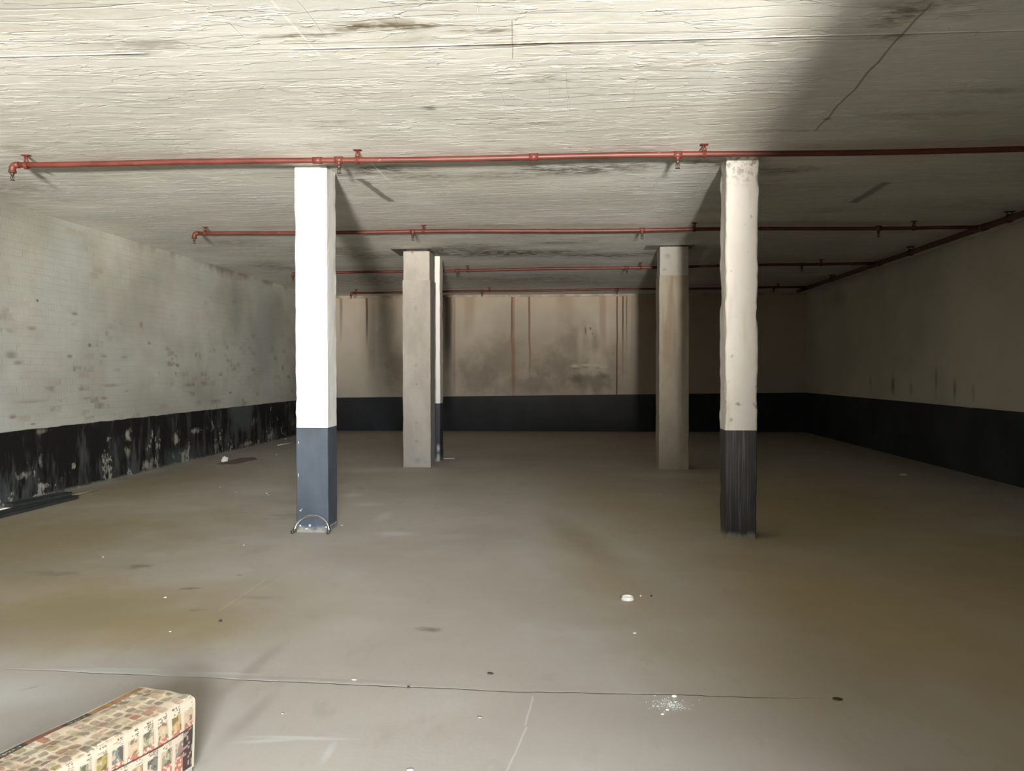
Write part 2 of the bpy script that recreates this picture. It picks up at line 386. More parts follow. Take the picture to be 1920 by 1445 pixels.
def mat_floor():
    g = G('worn_concrete_floor')
    x, y = g.x, g.y
    big = g.noise(.35, .35, 1, 5, .6, off=2); med = g.noise(1.6, 1.6, 1, 5, .62, off=11); fine = g.noise(40, 40, 1, 4, .6)
    grain = g.noise(6, 2.2, 1, 5, .62, off=30)
    col = g.mix((.385, .345, .295), (.465, .425, .37), g.step(big, .33, .67))
    col = g.mix(col, (.47, .455, .42), g.step(med, .5, .72)*.45)
    col = g.mix(col, (.31, .275, .22), g.step(grain, .56, .76)*.35)
    B = lambda u, v, rx, ry, k, a=0: (*floor_at(u, v), rx, ry, k, a)
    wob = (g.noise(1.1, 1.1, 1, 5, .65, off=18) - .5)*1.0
    # dried mud and oil, with shade at the sides and pillar painted in
    dirt_shade = [B(270, 1165, .75, .6, .95, .1), B(120, 1190, .6, .45, .6), B(410, 1150, .5, .45, .45), B(30, 1100, .7, 1.2, .5)]
    dirt_shade += [(-3.1, 5.0, 1.5, .9, .85, .1), (-5.0, 7.2, 1.8, 2.4, .75), (-4.6, 5.2, 1.4, 1.2, .7), (-5.6, 10, 1.0, 3.0, .5), (.35, 5.9, .45, 2.6, .5, .16), (1.0, 4.6, .5, 1.5, .45, .25), (1.9, 5.2, 1.3, 2.8, .8, .2), (1.6, 3.7, .6, .9, .25), (.7, 9.0, .9, 3.2, .5, .12), (2.6, 8.8, 2.2, 3.8, .7), (3.4, 5.6, 2.4, 3.2, .8)]  # side zones: shade and warm bounce painted into the floor colour
    col = g.mix(col, (.36, .28, .145), g.blobs(x, y, dirt_shade, wob))
    col = g.mix(col, (.235, .19, .11), g.blobs(x, y, [(-4.9, 6.6, 2.0, 2.6, .65), (-2.9, 4.9, 1.2, .8, .55, .1), (-5.4, 10.5, 1.0, 3.0, .4), (-4.4, 4.9, 1.3, .8, .5)], wob))  # shade over the left floor, painted as darker brown
    col = g.mix(col, (.20, .145, .085), g.blobs(x, y, [B(478, 1250, .05, .4, .3, -.05), B(468, 1345, .05, .3, .3, -.05), B(1085, 1010, .22, 1.5, .3, .22), B(560, 940, .4, .2, .2)], wob*.5))
    col = g.mix(col, (.075, .06, .05), g.blobs(x, y, [B(808, 1179, .085, .05, .7), B(255, 1062, .12, .10, .5), B(355, 1103, .08, .04, .55), B(450, 1078, .03, .02, .6), B(370, 1143, .05, .03, .35), B(100, 1075, .2, .1, .3), B(1570, 1310, .02, .01, .5), B(555, 965, .28, .35, .25), B(55, 1290, .06, .012, .6, .9), B(480, 1120, .15, .05, .2)], (g.noise(9, 13, 1, 4, .65, off=31) - .5)*2.6))
    # pale paint scuffs
    pale = g.blobs(x, y, [B(660, 928, .16, .22, .55), B(690, 945, .2, .2, .5, .7), B(720, 968, .1, .35, .5), B(740, 1000, .22, .12, .45), B(700, 880, .5, .45, .35), B(880, 868, .7, .6, .3), B(1250, 890, .8, .35, .3), B(560, 1383, .22, .018, .6), B(505, 1388, .14, .02, .55, .2), B(616, 1410, .02, .1, .5), B(210, 1258, .35, .05, .6), B(390, 1263, .25, .03, .5), B(20, 1300, .5, .25, .35), B(230, 1330, .6, .22, .25), B(1260, 1322, .10, .07, .35), B(500, 920, .3, .4, .3)], wob*.6)
    col = g.mix(col, (.60, .60, .575), pale)
    # joint across the slab and the cracks off it
    wv = (g.noise(2.5, 2.5, 1, 4, .6, off=44)-.5)*.05 + (g.noise(14, 14, 1, 2, off=4)-.5)*.01
    j = (y + wv - 3.785 - (x*-1 - .35).max(0.0)*.047).abs()
    gate = g.step(x, 1.25, .7)*g.step(x, -2.9, -2.2)
    joint = g.step(j, .0075, .002)*gate*g.step(g.noise(1.2, .2, 1, 3, off=62), .28, .42)
    lipj = g.step(y + wv - 3.785 - (x*-1 - .35).max(0.0)*.047, -.002, .012)*g.step(y + wv - 3.80 - (x*-1 - .35).max(0.0)*.047, .05, 0)*gate*g.step(x, -.2, -1.2)
    col = g.mix(col, (.58, .55, .49), lipj*.25)
    col = g.mix(col, (.10, .085, .065), joint*.85)
    ck = g.seg(x, y, floor_at(1000, 1305), floor_at(985, 1360), .006, wv*.5).max(g.seg(x, y, floor_at(988, 1362), floor_at(950, 1445), .006, wv*.4))
    col = g.mix(col, (.56, .53, .47), ck*.8)
    ck2 = g.seg(x, y, floor_at(410, 1145), floor_at(500, 1085), .006, wv*.3).max(g.seg(x, y, floor_at(430, 1140), floor_at(620, 1030), .004, wv*.3)*.5)
    col = g.mix(col, (.52, .48, .40), ck2*.5)
    # dust against the walls
    edge = g.step((x - XL).min(YB - y).min((XR - x)), .35, .0)
    col = g.mix(col, (.50, .48, .43), edge*g.step(med, .35, .6)*.5)
    g.bump(fine*.0006 + med*.004 - joint*.006 + grain*.0012 + lipj*.002, 1.0)
    return g.out(col, g.step(med, .3, .7, .5, .68), spec=.3)

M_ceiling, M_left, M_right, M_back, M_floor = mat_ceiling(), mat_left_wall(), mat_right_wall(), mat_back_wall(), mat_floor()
M_front = plain('rough_grey_render', (.40, .38, .34), .85, var=.15, scale=3)
M_yard = plain('pale_driveway_concrete', (.45, .43, .39), .9, var=.2, scale=2)

# ================================================================== SETTING
T = .25
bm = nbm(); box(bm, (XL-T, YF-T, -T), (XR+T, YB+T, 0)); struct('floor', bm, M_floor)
bm = nbm(); box(bm, (XL-T, YF-T, 0), (XL, YB, H+T)); struct('wall_left', bm, M_left)
bm = nbm(); box(bm, (XR, YF-T, 0), (XR+T, YB, H+T)); struct('wall_right', bm, M_right)
bm = nbm(); box(bm, (XL-T, YB, 0), (XR+T, YB+T, H+T)); struct('wall_back', bm, M_back)
# front wall behind the viewer with the vehicle doorway
DL, DR, DH = -2.62, 1.01, 2.36
bm = nbm()
box(bm, (XL, YF-T, 0), (DL, YF, H+T)); box(bm, (DR, YF-T, 0), (XR, YF, H+T)); box(bm, (DL, YF-T, DH), (DR, YF, H+T))
struct('wall_front', bm, M_front)
bm = nbm(); vs_ = box(bm, (-14, -24, -T), (14, YF-T, -.005))
for q in vs_:
    if q.co.y < -20: q.co.z += 1.15      # the ramp climbs to the street
struct('floor_driveway', bm, M_yard)

# pillars: x, y of the near left corner, width, depth
C1 = (-2.5117, 7.4168, .302, .300)
C2 = (1.4185, 7.3749, .279, .276)
C3 = (-2.5469, 12.5516, .4375, .437)
C4 = (1.4027, 12.4778, .449, .451)
p5 = on_z(826, 864.5, 0); q5 = on_y(825.3, 700, p5.y - .02)
C5 = (q5.x - .31, q5.y, .31, .31)

bm = nbm(); box(bm, (XL-T, YF-T, H), (XR+T, YB+T, H+T)); struct('ceiling', bm, M_ceiling)
bm = nbm(); box(bm, (XL, YB-.035, H-.055), (XR, YB, H)); struct('trim_1', bm, plain('cornice_plaster', (.40, .35, .28), .85, scale=4, var=.25))

# ================================================================== PILLARS
def pillar_bm(c, z0, z1, amp, bev, seed, step=.045, scale=None, eat=0.0):
    """square shaft with softened, slightly wandering arrises"""
    x0, y0, w, d = c; bm = nbm(); hx, hy = w/2, d/2; cx, cy = x0+hx, y0+hy
    prof = []
    for (sx, sy, a0) in ((1, -1, -90), (1, 1, 0), (-1, 1, 90), (-1, -1, 180)):
        for k in range(4):
            a = math.radians(a0 + 30*k)
            prof.append((sx*(hx-bev) + bev*math.cos(a), sy*(hy-bev) + bev*math.sin(a)))
    full = []
    for i, p in enumerate(prof):
        q = prof[(i+1) % len(prof)]; full.append(p)
        if i % 4 == 3:
            for t in (.2, .4, .6, .8): full.append((p[0]+(q[0]-p[0])*t, p[1]+(q[1]-p[1])*t))
    n = max(2, int((z1-z0)/step)); rings = []
    for i in range(n+1):
        z = z0 + (z1-z0)*i/n
        s = scale(z) if scale else 1.0
        ring = []
        for (px, py) in full:
            v = Vector((px, py, z)); f = mnoise.fractal(Vector((px*5, py*5, z*3.1)) + Vector((seed*7.3,)*3), .6, 2.1, 4)
            f2 = mnoise.noise(Vector((px*9, py*9, z*9)) + Vector((seed*3.1,)*3))
            corner = 1 if abs(abs(px)-hx) < bev*1.01 and abs(abs(py)-hy) < bev*1.01 else .35
            k = 1 + (f*amp*corner - max(0, f2-.3)*eat*corner)/hx
            ring.append(bm.verts.new((cx + px*s*k, cy + py*s*k, z)))
        rings.append(ring)
    m = len(full)
    for i in range(n):
        for k in range(m):
            bm.faces.new((rings[i][k], rings[i][(k+1) % m], rings[i+1][(k+1) % m], rings[i+1][k]))
    bm.faces.new(rings[0][::-1]); bm.faces.new(rings[-1])
    return bm

def mat_pillar_white(name, base, dirty, chips, y0):
    g = G(name)
    x, z = g.x, g.z
    n = g.noise(3, 3, 2.2, 5, .6, off=3); fine = g.noise(34, 34, 34, 4, .6)
    col = g.mix(tuple(v*.93 for v in base), base, g.step(n, .3, .65))
    if dirty:
        pit = g.noise(16, 16, 18, 4, .65, off=6)
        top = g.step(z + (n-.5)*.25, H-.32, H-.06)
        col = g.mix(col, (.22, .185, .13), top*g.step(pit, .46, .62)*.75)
        col = g.mix(col, (.55, .49, .39), g.step(g.noise(7, 7, 1.2, 4, .6, off=9), .50, .72)*.55)
        col = g.mix(col, (.20, .17, .13), g.step(g.noise(11, 11, 9, 3, .6, off=29), .68, .76)*.7)
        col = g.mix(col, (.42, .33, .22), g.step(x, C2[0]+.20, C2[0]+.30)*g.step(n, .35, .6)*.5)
        h = fine*.0012 + n*.006 - top*g.step(pit, .46, .62)*.004
    else:
        h = fine*.0012 + n*.004
    g.bump(h)
    return g.out(col, .62, spec=.3)

def mat_band(name, a, b, scratch, c, chips=()):
    g = G(name); x, z = g.x, g.z
    n = g.noise(5, 5, 3, 5, .6, off=3); fine = g.noise(30, 30, 30, 4, .6)
    col = g.mix(a, b, g.step(n, .3, .7))
    if scratch:
        s = g.noise(60, 60, .9, 4, .7, off=2)
        col = g.mix(col, (.17, .168, .16), g.step(s, .52, .72)*.75*g.step(g.noise(2, 2, 1.5, 2, off=7), .3, .6))
    worn = g.step(z + (g.noise(14, 14, 10, 4, .65, off=8)-.5)*.16, .075, .0)
    col = g.mix(col, (.36, .33, .28), worn*.75)
    if chips:
        col = g.mix(col, (.78, .77, .72), g.blobs(x, z, chips, (g.noise(60, 60, 60, 3) - .5)*1.2))
    g.bump(fine*.0008 + n*.003)
    return g.out(col, .65, spec=.25)

def mat_bare(name, base, seed, dots, rust):
    g = G(name); x, y, z = g.x, g.y, g.z
    n = g.noise(2.6, 2.6, 1.4, 6, .62, off=seed); fine = g.noise(40, 40, 40, 4, .65); pore = g.noise(55, 55, 55, 2, .5, off=seed)
    col = g.mix(tuple(v*.80 for v in base), base, g.step(n, .3, .68))
    col = g.mix(col, tuple(v*.62 for v in base), g.step(pore, .70, .76)*.6)
    if rust: col = g.mix(col, (.26, .15, .075), g.step(g.noise(5, 5, .55, 4, .6, off=seed+4), .45, .68)*.55*g.step(z, 1.1, 2.2))
    if dots: col = g.mix(col, (.16, .145, .12), g.blobs(x, z, dots, (fine-.5)*1.1))
    g.bump(fine*.001 + n*.004 - g.step(pore, .70, .76)*.002)
    return g.out(col, .85, spec=.2)

def z_on(u, v, y): return on_y(u, v, y).z
zb1 = z_on(588, 801.5, C1[1]); zb2 = z_on(1388, 806.5, C2[1]); zb5 = z_on(821, 756, C5[1])
SUB = []
def pillar(loc, label, cat):
    o = empty('pillar', loc, label, cat); o['kind'] = 'thing'; return o
# near left: white over blue-grey
r = pillar((C1[0]+C1[2]/2, C1[1]+C1[3]/2, 0), 'bright white pillar with blue-grey base band and a chrome hoop leaning at its foot', 'pillar')
def part(name, bm, mat, root, label=None):
    off = root.location
    bm.transform(Matrix.Translation(-Vector(off)))
    o = link(name, bm, mat, root)
    if label: o['label'] = label
    return o
def shift(c): return (-c[2]/2, -c[3]/2)   # object-space corner of a pillar
PX = lambda c, u, v: (on_y(u, v, c[1]).x - (c[0]+c[2]/2), on_y(u, v, c[1]).z)
ch = [(*PX(C1, u, v), a, b, .95) for u, v, a, b in ((617.6, 830, .006, .007), (617.8, 844, .005, .008), (618, 889, .008, .014), (618, 932, .007, .007), (563, 957, .010, .006), (566, 954, .006, .004), (581, 985, .013, .012), (575, 991, .016, .007), (563, 985, .01, .01), (613, 988, .02, .008), (560, 829, .003, .01), (559.6, 890, .003, .02))]
part('painted_shaft', pillar_bm(C1, zb1, H, .006, .012, 1.0, eat=.012), mat_pillar_white('clean_white_pillar_paint', (.84, .83, .79), False, None, C1[1]), r, 'white painted upper shaft')
part('base_band', pillar_bm(C1, 0, zb1, .003, .010, 1.0), mat_band('blue_grey_band_paint', (.060, .072, .088), (.076, .090, .110), False, C1, ch), r, 'blue-grey painted base band')
# near right: weathered
r = pillar((C2[0]+C2[2]/2, C2[1]+C2[3]/2, 0), 'weathered cream pillar on the right with scratched charcoal base band and crumbling top', 'pillar')
def s2(z):
    t = z/H; return 1.0 + .022*math.sin(PI*min(1, max(0, (t-.25)/.75)))
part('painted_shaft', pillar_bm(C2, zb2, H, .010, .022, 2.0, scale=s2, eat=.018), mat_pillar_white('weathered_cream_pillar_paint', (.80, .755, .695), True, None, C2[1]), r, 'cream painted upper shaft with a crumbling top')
part('base_band', pillar_bm(C2, 0, zb2, .005, .014, 2.0, scale=lambda z: .965 + .035*z, eat=.012), mat_band('scratched_charcoal_band_paint', (.046, .045, .045), (.062, .060, .058), True, C2), r, 'charcoal base band scratched to pale streaks')
# inner left: bare concrete
r = pillar((C3[0]+C3[2]/2, C3[1]+C3[3]/2, 0), 'bare pale grey concrete pillar left of centre, in front of a white-painted one', 'pillar')
dots = [(*PX(C3, u, v), a, a, k) for u, v, a, k in ((779, 578, .035, .3), (780, 685, .035, .35), (781, 720, .015, .8), (781, 792, .035, .35), (781, 827, .035, .35), (783, 863, .05, .35), (776, 560, .02, .3), (798, 866, .02, .3))]
zc3 = z_on(780, 525, C3[1]); 
part('shaft', pillar_bm(C3, 0, zc3, .004, .010, 3.0), mat_bare('bare_pale_concrete', (.40, .365, .32), 3, dots, False), r)
c3c = (C3[0]+.012, C3[1]+.004, C3[2]-.024, C3[3]-.012)
part('head', pillar_bm(c3c, zc3, H-.035, .003, .012, 3.5), mat_bare('smooth_mortar_head_pale', (.44, .405, .355), 13, [(*PX(C3, 773, 473), .016, .02, .9), (*PX(C3, 778, 507), .008, .008, .7)], False), r, 'smoother mortar head of the pillar')
part('wedge_plate', (lambda b: (box(b, (C3[0]+.05, C3[1]+.05, H-.036), (C3[0]+C3[2]-.05, C3[1]+C3[3]-.05, H)), b)[1])(nbm()), plain('dark_packing', (.06, .05, .045), .9), r, 'dark packing between pillar head and slab')
# inner right
r = pillar((C4[0]+C4[2]/2, C4[1]+C4[3]/2, 0), 'bare rust-stained concrete pillar right of centre, half in shade', 'pillar')
zc4 = z_on(1264, 516, C4[1])
part('shaft', pillar_bm(C4, 0, zc4, .005, .012, 4.0), mat_bare('bare_brownish_concrete', (.42, .37, .30), 23, [(*PX(C4, 1243, 600), .02, .2, .3)], True), r)
c4c = (C4[0]+.008, C4[1]+.004, C4[2]-.016, C4[3]-.012)
part('head', pillar_bm(c4c, zc4, H-.02, .006, .014, 4.5, eat=.01), mat_bare('rough_mortar_head_grey', (.44, .42, .375), 33, [(*PX(C4, 1252, 480), .05, .05, .4), (*PX(C4, 1246, 505), .04, .03, .4)], False), r, 'rougher mortar head of the pillar')
part('wedge_plate', (lambda b: (box(b, (C4[0]+.05, C4[1]+.05, H-.021), (C4[0]+C4[2]-.05, C4[1]+C4[3]-.05, H)), b)[1])(nbm()), plain('dark_packing_damp', (.06, .05, .045), .9), r, 'dark packing between pillar head and slab')
# fifth: mostly hidden
r = pillar((C5[0]+C5[2]/2, C5[1]+C5[3]/2, 0), 'white pillar with dark base band mostly hidden behind the bare grey concrete one', 'pillar')
part('painted_shaft', pillar_bm(C5, zb5, H, .006, .014, 5.0, eat=.01), mat_pillar_white('white_pillar_paint_far', (.80, .77, .72), False, None, C5[1]), r, 'white painted upper shaft')
part('base_band', pillar_bm(C5, 0, zb5, .004, .012, 5.0), mat_band('dark_band_paint_far', (.040, .043, .050), (.055, .058, .065), False, C5, [(.12, .22, .03, .07, .6), (.12, .06, .035, .08, .5)]), r, 'dark painted base band')

# ================================================================== SPRINKLER PIPES
def mat_pipe():
    g = G('red_oxide_pipe_paint')
    n = g.noise(3, 8, 8, 4, .6); d = g.noise(6, 20, 20, 4, .65, off=9)
    col = g.mix((.080, .019, .013), (.125, .031, .021), g.step(n, .3, .7))
    col = g.mix(col, (.45, .30, .25), g.step(d, .70, .78)*.4)
    return g.out(col, .48, spec=.4)
M_pipe = mat_pipe()
M_main = plain('dark_red_main_paint', (.085, .035, .030), .5, var=.2, scale=8)
M_head = plain('dull_brass_sprinkler', (.075, .055, .038), .45, .6, var=.3, scale=60)
M_clip = plain('red_clip_paint', (.115, .027, .019), .55, var=.2, scale=40)
PR = .024
def head_bm(p):
    """pendent sprinkler: socket, frame arms and toothed deflector"""
    bm = nbm()
    lathe(bm, [(.013, 0), (.017, -.004), (.017, -.022), (.011, -.026), (.011, -.034), (.006, -.036), (.004, -.062), (.004, -.066)], p, 14)
    for s in (-1, 1):
        tube(bm, [Vector(p) + Vector((s*.012, 0, -.030)), Vector(p) + Vector((s*.017, 0, -.045)), Vector(p) + Vector((s*.010, 0, -.060)), Vector(p) + Vector((0, 0, -.066))], .0032, 8)
    q = Vector(p) + Vector((0, 0, -.066))
    lathe(bm, [(.006, .001), (.019, 0), (.021, -.003), (.010, -.0045)], q, 18)
    return bm
def clip_bm(p, ztop, w=.05):
    """band round the pipe with two legs splaying up to a ceiling plate"""
    bm = nbm(); p = Vector(p)
    ring = [p + Vector((0, math.cos(a)*(PR+.004), math.sin(a)*(PR+.004))) for a in [2*PI*k/20 for k in range(21)]]
    for dx in (-.010, 0, .010): tube(bm, [q + Vector((dx, 0, 0)) for q in ring], .0055, 6)
    for s in (-1, 1):
        tube(bm, [p + Vector((s*.016, 0, PR)), p + Vector((s*.010, -.004, (ztop - p.z)*.6)), Vector((p.x + s*.006, p.y - .006, ztop - .010))], .0075, 8)
    box(bm, (p.x - .034, p.y - .024, ztop - .006), (p.x + .034, p.y + .018, ztop))
    return bm
def run(A, k, x1, name, label, heads, clips, elbow=True, group=None, couplings=()):
    """a branch line from x = A.x to x1, falling to one side by k"""
    root = empty(name, (A[0], A[1], ZP), label, 'pipe', group)
    at = lambda x: Vector((x, A[1] + (x - A[0])*k, ZP))
    wav = lambda x: Vector((0, 0, .006*math.sin(x*1.7 + A[1])))
    n = 40; xs = [A[0] + .05 + (x1 - A[0] - .05)*i/n for i in range(n+1)]
    bm = nbm(); tube(bm, [at(x) + wav(x)*min(1, i/3)*(1 if i < n-2 else 0) for i, x in enumerate(xs)], PR, 16)
    def add(nm, b, mat, lb=None):
        b.transform(Matrix.Translation(-root.location)); o = link(nm, b, mat, root, True)
        if lb: o['label'] = lb
        return o
    add('pipe_tube', bm, M_pipe)
    # elbow turning down at the dead end, with the end sprinkler below it
    e = at(A[0] + .05); pts = [e + Vector((.025, 0, 0))]
    for a in range(0, 91, 15):
        t = math.radians(a); pts.append(e + Vector((-.035*math.sin(t), 0, -.035*(1-math.cos(t)))))
    pts.append(e + Vector((-.035, 0, -.062)))
    bm = nbm(); tube(bm, pts, PR + .005, 16); tube(bm, [pts[-1] + Vector((0, 0, .014)), pts[-1] + Vector((0, 0, -.004))], PR + .009, 16); add('elbow', bm, M_pipe)
    add('sprinkler_head', head_bm(pts[-1] + Vector((0, 0, -.002))), M_head, 'dark sprinkler head')
    for x in heads:
        p = at(x); bm = nbm()
        tube(bm, [p + Vector((-.035, 0, 0)), p + Vector((.035, 0, 0))], PR + .006, 16); tube(bm, [p, p + Vector((0, 0, -.046))], .019, 14)
        add('tee', bm, M_pipe)
        add('sprinkler_head', head_bm(p + Vector((0, 0, -.044))), M_head, 'dark sprinkler head')
    for x in clips: add('pipe_hanger', clip_bm(at(x) + wav(x), H), M_clip)
    for x in couplings:
        bm = nbm(); tube(bm, [at(x-.04) + wav(x), at(x+.04) + wav(x)], PR+.006, 16); add('coupling', bm, M_pipe)
    return root
zx = lambda u, v: on_z(u, v, ZP).x
L = PIPES
grp = 'sprinkler branch pipes'
XE = MAIN_X - .086
run(L[0], L[0][2], XE, 'sprinkler_pipe', 'long red sprinkler pipe nearest the viewer, crossing in front of both painted pillar tops', [zx(629, 294), zx(1274, 284)], [zx(44, 307), zx(664, 293), zx(1323, 285), 4.3], group=grp, couplings=[zx(590, 296), zx(1000, 290)])
run(L[1], L[1][2], XE, 'sprinkler_pipe', 'red sprinkler pipe running just in front of the bare concrete pillar tops', [zx(777, 437), zx(1204, 431), zx(1648, 427)], [zx(384, 437), zx(795, 435), zx(1302, 430), 4.4], group=grp)
run(L[2], L[2][2], XE, 'sprinkler_pipe', 'third red sprinkler pipe back, just behind the bare concrete pillars', [zx(857, 507), zx(1175, 502), zx(1503, 496)], [zx(877, 507), zx(1201, 501), zx(1540, 495), -4.6], group=grp)
run(L[3], L[3][2], XE, 'sprinkler_pipe', 'red sprinkler pipe farthest back, close along the stained back wall', [zx(904, 546), zx(1157, 542), zx(1450, 539)], [zx(668, 549), zx(918, 546), zx(1460, 538)], group=grp)
# the main along the right wall
root = empty('sprinkler_main', (MAIN_X, 10, ZP), 'thick dark red main pipe running along the top of the right-hand wall', 'pipe')
bm = nbm(); tube(bm, [(MAIN_X, y, ZP) for y in [1.5 + i*.5 for i in range(36)]] + [(MAIN_X, L[3][1] + (MAIN_X-L[3][0])*L[3][2] + .05, ZP)], .040, 18)
bm.transform(Matrix.Translation(-root.location)); link('main_tube', bm, M_main, root, True)
for y in (4.4, 8.6, on_x(1893, 396, MAIN_X).y, 12.9, 16.6):
    bm = nbm(); p = Vector((MAIN_X, y, ZP))
    ring = [p + Vector((math.cos(2*PI*k/20)*.046, 0, math.sin(2*PI*k/20)*.046)) for k in range(21)]
    for dy in (-.012, .012): tube(bm, [q + Vector((0, dy, 0)) for q in ring], .007, 6)
    for s in (-1, 1): tube(bm, [p + Vector((s*.03, 0, .04)), p + Vector((s*.034, 0, H - ZP - .004))], .008, 8)
    box(bm, (MAIN_X-.06, y-.03, H-.008), (MAIN_X+.06, y+.03, H))
    bm.transform(Matrix.Translation(-root.location)); link('pipe_hanger', bm, M_main, root, True)
for (ax, ay, k) in L:
    y = ay + (MAIN_X - ax)*k; bm = nbm()
    tube(bm, [(MAIN_X, y-.07, ZP), (MAIN_X, y+.07, ZP)], .047, 18); tube(bm, [(MAIN_X, y, ZP), (MAIN_X-.085, y - .085*k, ZP)], .032, 16)
    bm.transform(Matrix.Translation(-root.location)); link('tee', bm, M_main, root, True)

# loose wire hook hanging from the slab
p = Vector((*ceil(1027, 428), H)); bm = nbm()
tube(bm, [p, p + Vector((.004, -.002, -.012)), p + Vector((.022, -.004, -.022)), p + Vector((.034, -.003, -.036)), p + Vector((.020, -.002, -.050)), p + Vector((-.008, 0, -.052)), p + Vector((-.026, .004, -.046))], .0065, 8)
tag(link('ceiling_hook', bm, M_head, None, True), 'small dark bent hook hanging from the ceiling in front of the second red pipe', 'hook')

# ================================================================== CHROME HOOP
hl, hr = floor_at(554, 998), floor_at(620.5, 998)
cx, yh = (hl[0]+hr[0])/2, C1[1] - .055
R = .162
root = empty('bent_hoop', (cx, yh, 0), 'shiny chrome half-hoop of bent tube standing at the foot of the white pillar', 'hoop')
chrome = plain('scuffed_chrome', (.62, .63, .64), .22, 1.0, .5, var=.12, scale=40)
dark_metal = plain('dull_dark_fitting', (.16, .15, .14), .45, .8, var=.3, scale=60)
pts = []
z0 = .020; lean = .032
pts = []
for i in range(33):
    a = PI*(1 - i/32)
    zz = z0 + math.sin(a)*.140
    pts.append((math.cos(a)*R, lean*(zz/.16), zz))
bm = nbm(); tube(bm, pts, .0145, 16); link('tube', bm, chrome, root, True)
for s in (-1, 1):
    e = Vector((s*R, 0, z0)); bm = nbm()
    d = Vector((s*.25 - .25, -.86, 0)).normalized()
    tube(bm, [e + Vector((0, 0, .020)), e + Vector((0, 0, -.001))], .0175, 16)
    tube(bm, [e + Vector((0, 0, -.002)), e + d*.030 + Vector((0, 0, -.005))], .011, 14)
    tube(bm, [e + d*.022 + Vector((0, 0, -.0045)), e + d*.034 + Vector((0, 0, -.0045))], .0155, 6)
    link('end_fitting', bm, dark_metal, root, True)

# ================================================================== FLYER ON A PALE BLUE CARTON
ZT = .285
bl_, br_ = on_z(262, 1289, ZT), on_z(365, 1306, ZT)
u = (br_ - bl_).normalized(); v = Vector((u.y, -u.x, 0))     # u across, v towards the door
W = (br_ - bl_).length; LEN = .95
ang = math.atan2(u.y, u.x)
carton = empty('carton', (bl_.x, bl_.y, 0), 'pale blue carton on the floor in the bottom left corner, under the printed flyer', 'box', rz=ang)
cm = plain('pale_blue_card', (.26, .285, .285), .75, var=.08, scale=6)
bm = nbm(); box(bm, (.012, -LEN + .02, 0), (W - .004, -.008, ZT - .006))
bmesh.ops.bevel(bm, geom=bm.edges[:], offset=.004, segments=2, affect='EDGES'); link('body', bm, cm, carton)
bm = nbm(); box(bm, (.010, -LEN + .018, ZT - .062), (W - .0015, -.006, ZT - .003))
bmesh.ops.bevel(bm, geom=bm.edges[:], offset=.003, segments=2, affect='EDGES'); link('lid', bm, cm, carton)

